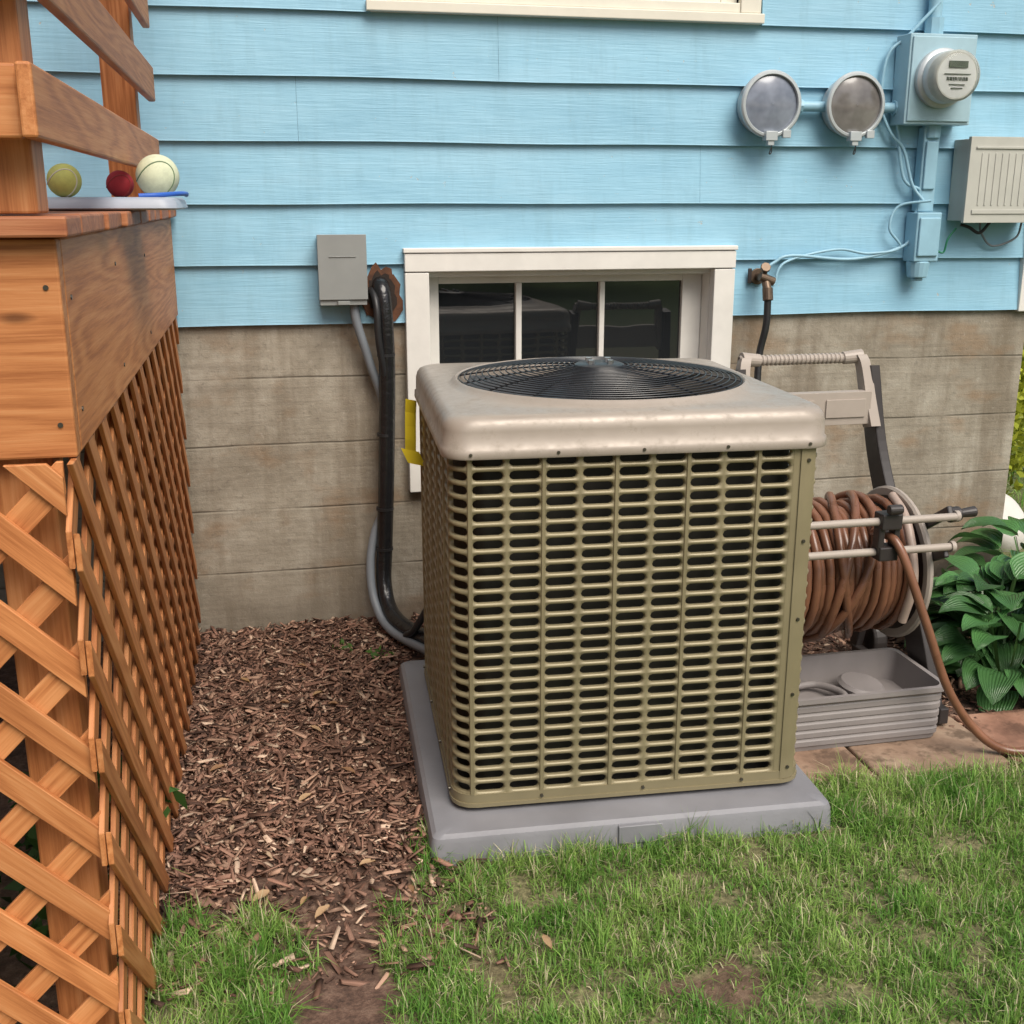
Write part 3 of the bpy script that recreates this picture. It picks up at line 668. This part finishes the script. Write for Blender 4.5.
# ------------------------------------------------------------ hostas
def hosta(x,y,s,n,seed):
    r=random.Random(seed); e=empty('hosta_plant',(x,y,0)); Vv=[];F=[];C=[];LV=[]
    NU,NW=10,5
    for i in range(n):
        az=r.uniform(0,2*math.pi); tier=r.random(); stem=s*(.12+.15*tier); el=rad(18+58*tier+r.uniform(-8,8)) ; L_=s*r.uniform(.14,.20); Wd_=L_*r.uniform(.30,.38)
        h=Vector((math.cos(az),math.sin(az),0)); q=Vector((-math.sin(az),math.cos(az),0)); q=(q+Vector((0,0,r.uniform(-.3,.3)))).normalized()
        p=h*.03+(h*math.cos(el)+Vector((0,0,math.sin(el))))*stem
        b=len(Vv); base_=h*.02
        for kk in (-1,1): Vv.append(tuple(base_+q*.004*kk)); 
        for kk in (1,-1): Vv.append(tuple(p+q*.004*kk))
        F.append((b,b+1,b+2,b+3)); C+=[(.07,.15,.04)]*4; LV+=[(0,0,0)]*4
        b=len(Vv); c=r.uniform(.6,1.35); col=(.060*c,.155*c,.046*c); e0=el*.55; pos=p.copy()
        for u in range(NU):
            t=u/(NU-1); ang=e0-t*1.3*(1.2-.4*tier); d=h*math.cos(ang)+Vector((0,0,math.sin(ang)))
            if u: pos=pos+d*L_/(NU-1)
            w=Wd_*max(.02,(math.sin(math.pi*min(1,.04+t**.62*.96))**.7))*(1 if t<.99 else 0)
            for j in range(NW):
                k=(j/(NW-1)-.5)*2; up=abs(k)**1.3*w*.30+math.sin(t*11+k*2+i)*.003
                Vv.append(tuple(pos+q*k*w+Vector((0,0,1))*up)); C.append(tuple(cc*(1+.2*abs(k)) for cc in col)); LV.append((t,k*1.0,0))
        for u in range(NU-1):
            for j in range(NW-1): F.append((b+u*NW+j,b+u*NW+j+1,b+(u+1)*NW+j+1,b+(u+1)*NW+j))
    o=npmesh('leaves',np.array(Vv),np.array(F),col=np.array(C),mat=M_hosta,parent=e,smooth=True)
    a=o.data.attributes.new('lv','FLOAT_VECTOR','POINT'); a.data.foreach_set('vector',[c for l in LV for c in l])
hosta(2.40,3.22,1.02,80,1); hosta(2.28,2.98,.90,60,2); hosta(2.80,3.1,1.1,65,3); hosta(2.60,2.93,.95,55,4); hosta(2.85,3.6,1.15,55,5)

# ------------------------------------------------------------ pavers
pv=empty('paving_stones'); mb=MB(); x=1.20
random.seed(21)
for i in range(5):
    w=random.uniform(.34,.48); mb.box((x,2.50+random.uniform(-.015,.01),-.03),(x+w-.012,2.80+random.uniform(-.02,.02),.018+random.uniform(-.003,.003)),rnd=(.3,.15,.95,.7,1.0)[i]); x+=w
mb.obj('pavers',M_paver,pv,bevel=.008,seg=3)

# ------------------------------------------------------------ AC pad
pad=empty('equipment_pad',(.843,2.872,0),rad(-2.7))
mb=MB()
def rr2(hx,hy,z,r=.02): return rrect(hx,hy,r,z,5)
hx,hy=.508,.55
mb.grid([rr2(hx,hy,-.02),rr2(hx-.004,hy-.004,.05),rr2(hx-.008,hy-.008,.062),rr2(hx-.018,hy-.018,.070),rr2(hx-.05,hy-.05,.072),rr2(.01,.01,.073,.002)],closed_v=True)
mb.box((-.05,-hy-.0035,.012),(.06,-hy+.03,.060)); mb.obj('pad_slab',M_pad,pad,auto=30,bevel=.002)

# ------------------------------------------------------------ AC unit
ac=empty('air_conditioner',(.856,2.868,0),rad(-3.2))
a=.446; rc=.054
def perim(hx,r):
    st=2*(hx-r); q=math.pi/2*r; tot=4*(st+q)
    def f(s):
        s%=tot; k=int(s//(st+q)); s-=k*(st+q)
        if s<st: x=(hx-r)-s;y=-hx;nx_,ny_=0,-1
        else:
            t=(s-st)/r; x=-(hx-r)-r*math.sin(t); y=-(hx-r)-r*math.cos(t); nx_,ny_=-math.sin(t),-math.cos(t)
        for _ in range(k): x,y=y,-x; nx_,ny_=ny_,-nx_
        return x,y,nx_,ny_
    return f,tot
f,tot=perim(a,rc)
S0=.022; S1=tot-.022
ncol=int(round((S1-S0)/.0865)); cw=(S1-S0)/ncol
Z0,Z1=.118,.966; nrow=26; ch=(Z1-Z0)/nrow
hw,hh=cw*.425,ch*.32
hole=[];outer=[]
NA=5
for i in range(NA):
    t=-math.pi/2+math.pi*i/(NA-1); hole.append((hw-hh+hh*math.cos(t),hh*math.sin(t))); outer.append((cw/2,ch/2*(-1+2*i/(NA-1))))
for k in (.5,0,-.5): hole.append(((hw-hh)*k,hh)); outer.append((cw/2*k,ch/2))
for i in range(NA):
    t=math.pi/2+math.pi*i/(NA-1); hole.append((-hw+hh+hh*math.cos(t),hh*math.sin(t))); outer.append((-cw/2,ch/2*(1-2*i/(NA-1))))
for k in (-.5,0,.5): hole.append(((hw-hh)*k,-hh)); outer.append((cw/2*k,-ch/2))
mb=MB()
def P3(s,z,dep):
    x,y,nx_,ny_=f(s); return (x-nx_*dep,y-ny_*dep,z)
for c in range(ncol):
    sc=S0+(c+.5)*cw
    for r in range(nrow):
        zc=Z0+(r+.5)*ch; rows=[]
        rows.append([P3(sc+u,zc+w,.0) for u,w in outer])
        rows.append([P3(sc+u*1.06,zc+w*1.22,.0010) for u,w in hole])
        rows.append([P3(sc+u,zc+w,.005) for u,w in hole])
        rows.append([P3(sc+u*.98,zc+w*.94-.001,.013) for u,w in hole])
        mb.grid(rows,closed_v=True)
o=mb.obj('louvered_panels',M_ac,ac)
bm=bmesh.new(); bm.from_mesh(o.data); bmesh.ops.remove_doubles(bm,verts=bm.verts,dist=.0002); bmesh.ops.recalc_face_normals(bm,faces=bm.faces); bm.to_mesh(o.data); bm.free()
o.data.polygons.foreach_set('use_smooth',[True]*len(o.data.polygons))
mb=MB()
def strip(s0,s1,z0,z1,dep,n=24,mb=mb):
    mb.grid([[P3(s0+(s1-s0)*i/n,z,d) for i in range(n+1)] for z,d in ((z0,dep+.02),(z0,dep),(z1,dep),(z1,dep+.02))])
strip(-.0225,.0225,Z0-.001,Z1,-.0005,12)
strip(-.034,.006,Z0-.02,Z1+.01,-.004,12)
strip(0,tot,.088,.119,-.003,160)
strip(0,tot,.086,.096,-.006,160)
mb.obj('corner_panel_and_base_pan',M_ac,ac,auto=40)
mb=MB()
for c in range(1,ncol):
    if c%2==0: continue
    s=S0+c*cw; w_=.0035
    mb.grid([[P3(s-w_*1.6,z,.001),P3(s-w_,z,-.003),P3(s+w_,z,-.003),P3(s+w_*1.6,z,.001)] for z in (Z0,Z1)])
mb.obj('panel_ribs',M_ac,ac)
mb=MB()
def screw(s,z,d=.006,r=.0045):
    x,y,nx_,ny_=f(s); mb.cyl((x,y,z),(x+nx_*d,y+ny_*d,z),r,n=10)
for z in (.13,.33,.53,.73,.93): screw(-.012,z,.008)
for c in range(1,ncol,3): screw(S0+c*cw,.106,.008,.004)
mb.obj('screws',M_screw,ac)
mb=MB()
for sx in (-1,1):
    for sy in (-1,1): mb.cyl((sx*.35,sy*.35,.065),(sx*.35,sy*.35,.09),.04)
mb.obj('feet',M_black,ac)
mb=MB(); mb.grid([rrect(.395,.395,.05,z) for z in (.09,.96)],closed_v=True); mb.obj('condenser_coil',M_coil,ac,auto=40)
mb=MB(); mb.grid([rrect(.43,.43,.05,.1),rrect(.01,.01,.002,.1)],closed_v=True); mb.obj('pan_floor',M_coil,ac)
def rs(h,r,z,blend=0,cr=.36):
    P=[];n=8
    for cx,cy,a0 in ((h-r,h-r,0),(-h+r,h-r,90),(-h+r,-h+r,180),(h-r,-h+r,270)):
        arc=[(cx+r*math.cos(rad(a0+90*i/n)),cy+r*math.sin(rad(a0+90*i/n))) for i in range(n+1)]
        P+=arc
        nxt={0:(-h+r,h),90:(-h,-h+r),180:(h-r,-h),270:(h,h-r)}[a0]; lst=arc[-1]
        for i in range(1,10): P.append((lst[0]+(nxt[0]-lst[0])*i/10,lst[1]+(nxt[1]-lst[1])*i/10))
    out=[]
    for x,y in P:
        t=math.atan2(y,x); cx_,cy_=cr*math.cos(t),cr*math.sin(t); out.append((x*(1-blend)+cx_*blend,y*(1-blend)+cy_*blend,z))
    return out
mb=MB()
prof=[(.450,.056,.962,0,.36),(.460,.060,.960,0,.36),(.462,.062,.964,0,.36),(.461,.062,.982,0,.36),(.4575,.062,.985,0,.36),(.4565,.062,1.022,0,.36),(.453,.063,1.037,0,.36),(.446,.064,1.048,0,.36),(.435,.066,1.054,0,.36),(.422,.068,1.056,0,.36),
 (.41,.08,1.058,.35,.40),(.40,.1,1.060,1,.396),(.4,.1,1.069,1,.388),(.4,.1,1.073,1,.381),(.4,.1,1.069,1,.375),(.4,.1,1.03,1,.370),(.4,.1,.93,1,.37)]
mb.grid([rs(*p) for p in prof],closed_v=True); mb.obj('top_lid',M_aclid,ac,auto=60)
mb=MB()
for xx in (-.40,-.2,0,.2,.40): mb.cyl((xx,-.4615,.972),(xx,-.4645,.972),.004,n=8)
mb.obj('lid_screws',M_screw,ac)
mb=MB()
def torus(R_,z,r,n=96,m=6):
    mb.grid([[((R_+r*math.cos(2*math.pi*j/m))*math.cos(2*math.pi*i/n),(R_+r*math.cos(2*math.pi*j/m))*math.sin(2*math.pi*i/n),z+r*math.sin(2*math.pi*j/m)) for j in range(m)] for i in range(n)],closed_u=True,closed_v=True)
def dome(r_): return 1.071+.034*(1-(r_/.37)**2)
R_=.062
while R_<.373: torus(R_,dome(R_),.0017); R_+=.0155
for i in range(16):
    t=2*math.pi*i/16+.1; prev=None
    for r_ in (.05,.13,.21,.29,.376):
        p=(r_*math.cos(t),r_*math.sin(t),dome(r_)-.004)
        if prev: mb.cyl(prev,p,.0024,n=6,caps=False)
        prev=p
mb.lathe((0,0,1.100),(0,0,1),[(.066,-.004),(.066,.004),(.058,.008),(.001,.008)],32)
mb.obj('fan_guard',M_black,ac,auto=40)
mb=MB()
for i in range(4): mb.cyl((.036*math.cos(i*1.571+.7),.036*math.sin(i*1.571+.7),1.106),(.036*math.cos(i*1.571+.7),.036*math.sin(i*1.571+.7),1.118),.009,n=6)
mb.obj('guard_bolts',simple('zinc_bolt',(.6,.6,.6),.3,.05,metal=.9),ac)
mb=MB()
mb.cyl((0,0,.93),(0,0,1.085),.075,n=24)
for b in range(5):
    P=[]
    for i in range(9):
        r_=.07+.285*i/8; t0=b*2*math.pi/5+.25*(i/8); row=[]
        for j in range(7):
            k=j/6; t=t0+k*(.95-.15*i/8); row.append((r_*math.cos(t),r_*math.sin(t),1.062-.07*k-.012*math.sin(k*3.14)))
        P.append(row)
    mb.grid(P)
mb.obj('fan_blades',M_fan,ac,auto=50)
mb=MB(); mb.lathe((0,0,.86),(0,0,1),[(.37,.0),(.001,.0)],32); mb.obj('fan_well',M_coil,ac)
tag=MB(); tag.grid([[(-.458-.034*u-.006*w,.37-.03*u+.01*math.sin(w*5),.955-.16*w+.012*u) for u in (0,.5,1)] for w in (0,.25,.5,.75,1)]); 
tag.grid([[(-.455-.055*u+.02*w,.355-.03*u,.805-.045*w+.02*u) for u in (0,.5,1)] for w in (0,.5,1)]); tag.obj('warning_ribbon',M_yellow,ac)

# ------------------------------------------------------------ hose reel cart
hr=empty('hose_reel_cart')
RX0,RX1,RY,RZ=1.42,1.815,2.98,.455
layers=[(.125,14),(.150,14),(.174,13),(.194,11)]
random.seed(5); P=[]
for li,(R0,nt) in enumerate(layers):
    span=(RX1-.03)-(RX0+.03); N=nt*22
    for i in range(N):
        t=2*math.pi*i/22; k=i/N; xx=(RX0+.03+span*k) if li%2==0 else (RX1-.03-span*k)
        wob=sn(i*.03,li*7.1,1)*.022
        P.append(Vector((xx+sn(i*.05,li,1)*.024,RY+(R0+wob)*math.cos(t),RZ+(R0+wob)*math.sin(t))))
tube('wound_hose',P,.0128,M_hose,hr,raw=True,res=3)
for q in range(3):
    P=[]
    for i in range(41):
        t=2*math.pi*i/40; xx=RX0+.10+.24*((math.sin(t+q)+1)/2)*.8+q*.02; P.append((xx,RY+(.212)*math.cos(t),RZ+.212*math.sin(t)))
    tube('loose_loop',P,.0128,M_hose,hr,raw=True,res=3)
mb=MB()
for xx in (RX0,RX1):
    s=1 if xx==RX1 else -1
    mb.lathe((xx,RY,RZ),(s,0,0),[(.205,.0),(.226,.0),(.232,.006),(.232,.014),(.226,.020),(.205,.018),(.205,0)],48)
mb.obj('reel_rims',M_taupe,hr,auto=40)
mb=MB()
for xx in (RX0,RX1):
    s=1 if xx==RX1 else -1
    mb.lathe((xx,RY,RZ),(s,0,0),[(.02,.0),(.206,.002),(.206,.014),(.02,.016)],40)
    for i in range(6):
        t=i*math.pi/3; mb.cyl((xx+s*.014,RY,RZ),(xx+s*.014,RY+.2*math.cos(t),RZ+.2*math.sin(t)),.012,n=8)
mb.lathe((RX0,RY,RZ),(1,0,0),[(.11,0),(.11,RX1-RX0)],32)
mb.obj('reel_drum',M_brown,hr,auto=40)
def bar(mb,p,q,w,th):
    p=Vector(p);q=Vector(q);d=(q-p);L_=d.length;z=d.normalized();x_=Vector((1,0,0));x_=(x_-z*x_.dot(z)).normalized();y_=z.cross(x_)
    M=Matrix((( x_.x,y_.x,z.x,p.x),(x_.y,y_.y,z.y,p.y),(x_.z,y_.z,z.z,p.z),(0,0,0,1))); mb.box((-w/2,-th/2,0),(w/2,th/2,L_),M)
def sidebeam(mb,x0,x1,pts,wid):
    C=catmull([(0,y,z) for y,z in pts],6); n=len(C); rows=[]
    for i,p in enumerate(C):
        tn=(C[min(n-1,i+1)]-C[max(0,i-1)]).normalized(); q=Vector((0,-tn.z,tn.y)); k=i/(n-1); ww=wid*(.8+.5*k)
        xc=x0+(x1-x0)*k; rows.append([(xc-.016,p.y+q.y*ww,p.z+q.z*ww),(xc+.016,p.y+q.y*ww,p.z+q.z*ww),(xc+.016,p.y-q.y*ww,p.z-q.z*ww),(xc-.016,p.y-q.y*ww,p.z-q.z*ww)])
    mb.grid(rows,closed_v=True); mb.add(rows[0],[(0,1,2,3)]); mb.add(rows[-1],[(0,1,2,3)])
mb=MB()
sp=[(3.165,1.03),(3.12,.80),(3.05,.62),(2.96,.45),(2.87,.25),(2.80,.04)]
for s,xa,xb in ((1,1.812,1.895),(-1,1.375,1.345)):
    sidebeam(mb,xa,xb,sp,.042)
    xx=xb
    bar(mb,(xx,3.25,.06),(xx-.005*s,3.10,.62),.026,.04); bar(mb,(xx,2.72,.05),(xx,3.25,.05),.03,.05)
    mb.lathe((xx,RY,RZ),(1,0,0),[(.001,-.022),(.055,-.022),(.055,.022),(.001,.022)],24)
    mb.lathe((xx+s*.05,3.26,.09),(1,0,0),[(.001,-.025),(.085,-.025),(.09,-.015),(.09,.015),(.085,.025),(.001,.025)],28)
mb.obj('side_frame',M_brown,hr,bevel=.004)
mb=MB(); prof=[];n=26
for i in range(n): 
    h=i/(n-1)*.35; prof+= [(.013,h),(.0165,h+.003),(.0165,h+.009),(.013,h+.012)]
mb.lathe((1.385,3.175,1.055),(1,0,0),prof,18)
for s,xa in ((1,1.775),(-1,1.40)):
    sidebeam(mb,xa,xa+s*.030,[(3.165,1.063),(3.155,1.03),(3.13,.93),(3.11,.85)],.020)
    mb.cyl((xa-.05*s,3.175,1.055),(xa+.01*s,3.172,1.06),.019,.022)
mb.box((1.40,3.10,.862),(1.790,3.135,.962)); mb.box((1.46,3.095,.885),(1.60,3.0995,.94)); mb.box((1.64,3.095,.885),(1.77,3.0995,.94))
mb.obj('handle_and_panel',M_taupe,hr,bevel=.008,seg=3)
mb=MB(); mb.cyl((1.34,2.69,.675),(1.845,2.69,.675),.011); mb.cyl((1.34,2.70,.585),(1.845,2.70,.585),.011)
mb.cyl((1.840,2.695,.675),(1.852,2.695,.675),.016); mb.cyl((1.840,2.70,.585),(1.852,2.70,.585),.016); mb.obj('guide_rods',M_taupe,hr,auto=40)
mb=MB()
gx=1.635
mb.box((gx-.03,2.665,.655),(gx+.03,2.715,.700)); mb.box((gx-.028,2.67,.565),(gx+.028,2.72,.605)); mb.box((gx-.032,2.675,.60),(gx-.014,2.71,.66)); mb.box((gx+.014,2.675,.60),(gx+.032,2.71,.66))
mb.cyl((gx-.02,2.66,.715),(gx+.02,2.66,.715),.014)
bar(mb,(1.830,2.70,.69),(1.87,3.0,.52),.016,.03); bar(mb,(1.830,2.70,.57),(1.87,2.97,.44),.016,.03)
mb.cyl((1.850,2.74,.665),(1.885,2.74,.668),.022); mb.cyl((1.875,2.74,.668),(1.935,2.74,.672),.011,.016)
mb.obj('hose_guide_and_crank',M_brown,hr,bevel=.004)
mb=MB(); cx,cy=1.57,2.80
def tr_(hx,hy,z,r=.03): return [(cx+x,cy+y,zz) for x,y,zz in rrect(hx,hy,r,z,5)]
L_=[tr_(.270,.135,.018)]
for i in range(5):
    z=.03+i*.026; L_+=[tr_(.272+i*.001,.137,z),tr_(.276+i*.001,.141,z+.004),tr_(.276+i*.001,.141,z+.018),tr_(.273+i*.001,.138,z+.022)]
L_+=[tr_(.286,.152,.168),tr_(.286,.152,.182),tr_(.272,.138,.182),tr_(.260,.128,.09),tr_(.02,.02,.088,.01)]
mb.grid(L_,closed_v=True); mb.obj('base_tray',M_taupe2,hr,auto=35)
tc_=empty('tray_contents'); tc_.parent=hr
mb=MB(); mb.lathe((1.68,2.83,.125),(0.1,-.1,1),[(.001,-.01),(.065,-.01),(.07,0),(.06,.01),(.001,.012)],28); mb.obj('spare_cap',M_taupe2,tc_,auto=40)
tube('coil_in_tray',[(1.44,2.76,.11),(1.52,2.72,.115),(1.60,2.78,.12),(1.56,2.88,.115),(1.46,2.88,.11)],.011,M_taupe2,tc_)
tube('hose_lead',[(1.66,2.80,.61),(1.645,2.72,.63),(1.66,2.655,.60),(1.725,2.60,.40),(1.79,2.57,.22),(1.87,2.55,.10),(1.955,2.53,.035),(2.06,2.50,.03),(2.35,2.46,.035),(2.7,2.40,.035)],.0125,M_hose,hr)
tube('outer_wrap',[(1.805,RY-.02,RZ+.215),(1.79,RY-.12,RZ+.18),(1.78,RY-.19,RZ+.10),(1.775,RY-.22,RZ+.0),(1.77,RY-.19,RZ-.12)],.013,M_hosebeige,hr)

# ------------------------------------------------------------ fallen leaves
fl=empty('fallen_leaves'); Vv=[];F=[];C=[]
r=random.Random(9)
pts=[(.50,1.97),(.05,2.2)]+[(r.uniform(-.2,.3),r.uniform(2.1,3.7)) for _ in range(16)]
for x,y in pts:
    z=gz(x,y)+(.03 if x>.2 else .022); az=r.uniform(0,6.28);l=r.uniform(.014,.026);w=l*r.uniform(.3,.5); b=len(Vv)
    for u in range(5):
        t=u/4; ww=w*math.sin(math.pi*(.06+.88*t)); 
        for k in (-1,0,1):
            lx=(t-.5)*2*l; ly=k*ww; Vv.append((x+lx*math.cos(az)-ly*math.sin(az),y+lx*math.sin(az)+ly*math.cos(az),z+abs(k)*.006+math.sin(t*3)*.005*r.uniform(.5,1.5)))
    c=r.choice([(.45,.30,.17),(.38,.24,.12),(.5,.37,.25),(.3,.17,.09)]); C+=[c]*15
    for u in range(4):
        for k in range(2): F.append((b+u*3+k,b+u*3+k+1,b+u*3+k+4,b+u*3+k+3))
npmesh('leaf_litter',np.array(Vv),np.array(F),col=np.array(C),mat=M_dry,parent=fl,smooth=True)

# ------------------------------------------------------------ light, sky, camera
SE,SA=rad(52),rad(162)
w=bpy.data.worlds.new('World'); scene.world=w; w.use_nodes=True; nt=w.node_tree
sky=nt.nodes.new('ShaderNodeTexSky'); sky.sky_type='NISHITA'; sky.sun_disc=False; sky.sun_elevation=SE; sky.sun_rotation=SA; sky.air_density=1.0; sky.dust_density=4.0; sky.ozone_density=.5
bg=nt.nodes['Background']; nt.links.new(sky.outputs[0],bg.inputs[0]); bg.inputs[1].default_value=.14
sd=bpy.data.lights.new('sun','SUN'); sd.energy=3.4; sd.angle=rad(42); sd.color=(1,.95,.87)
so=bpy.data.objects.new('sun',sd); link(so)
dirv=Vector((math.sin(SA)*math.cos(SE),math.cos(SA)*math.cos(SE),math.sin(SE)))
so.rotation_euler=dirv.to_track_quat('Z','Y').to_euler(); so.location=(0,-5,8)
cd=bpy.data.cameras.new('camera'); cd.sensor_width=36; cd.lens=1130/1024*36; cd.clip_start=.05; cd.clip_end=1000
co=bpy.data.objects.new('camera',cd); link(co); co.location=(0,0,1.52); co.rotation_euler=(rad(90-15.4),0,rad(-12.2)); scene.camera=co
scene.view_settings.view_transform='Standard'; scene.view_settings.look='None'; scene.view_settings.exposure=0
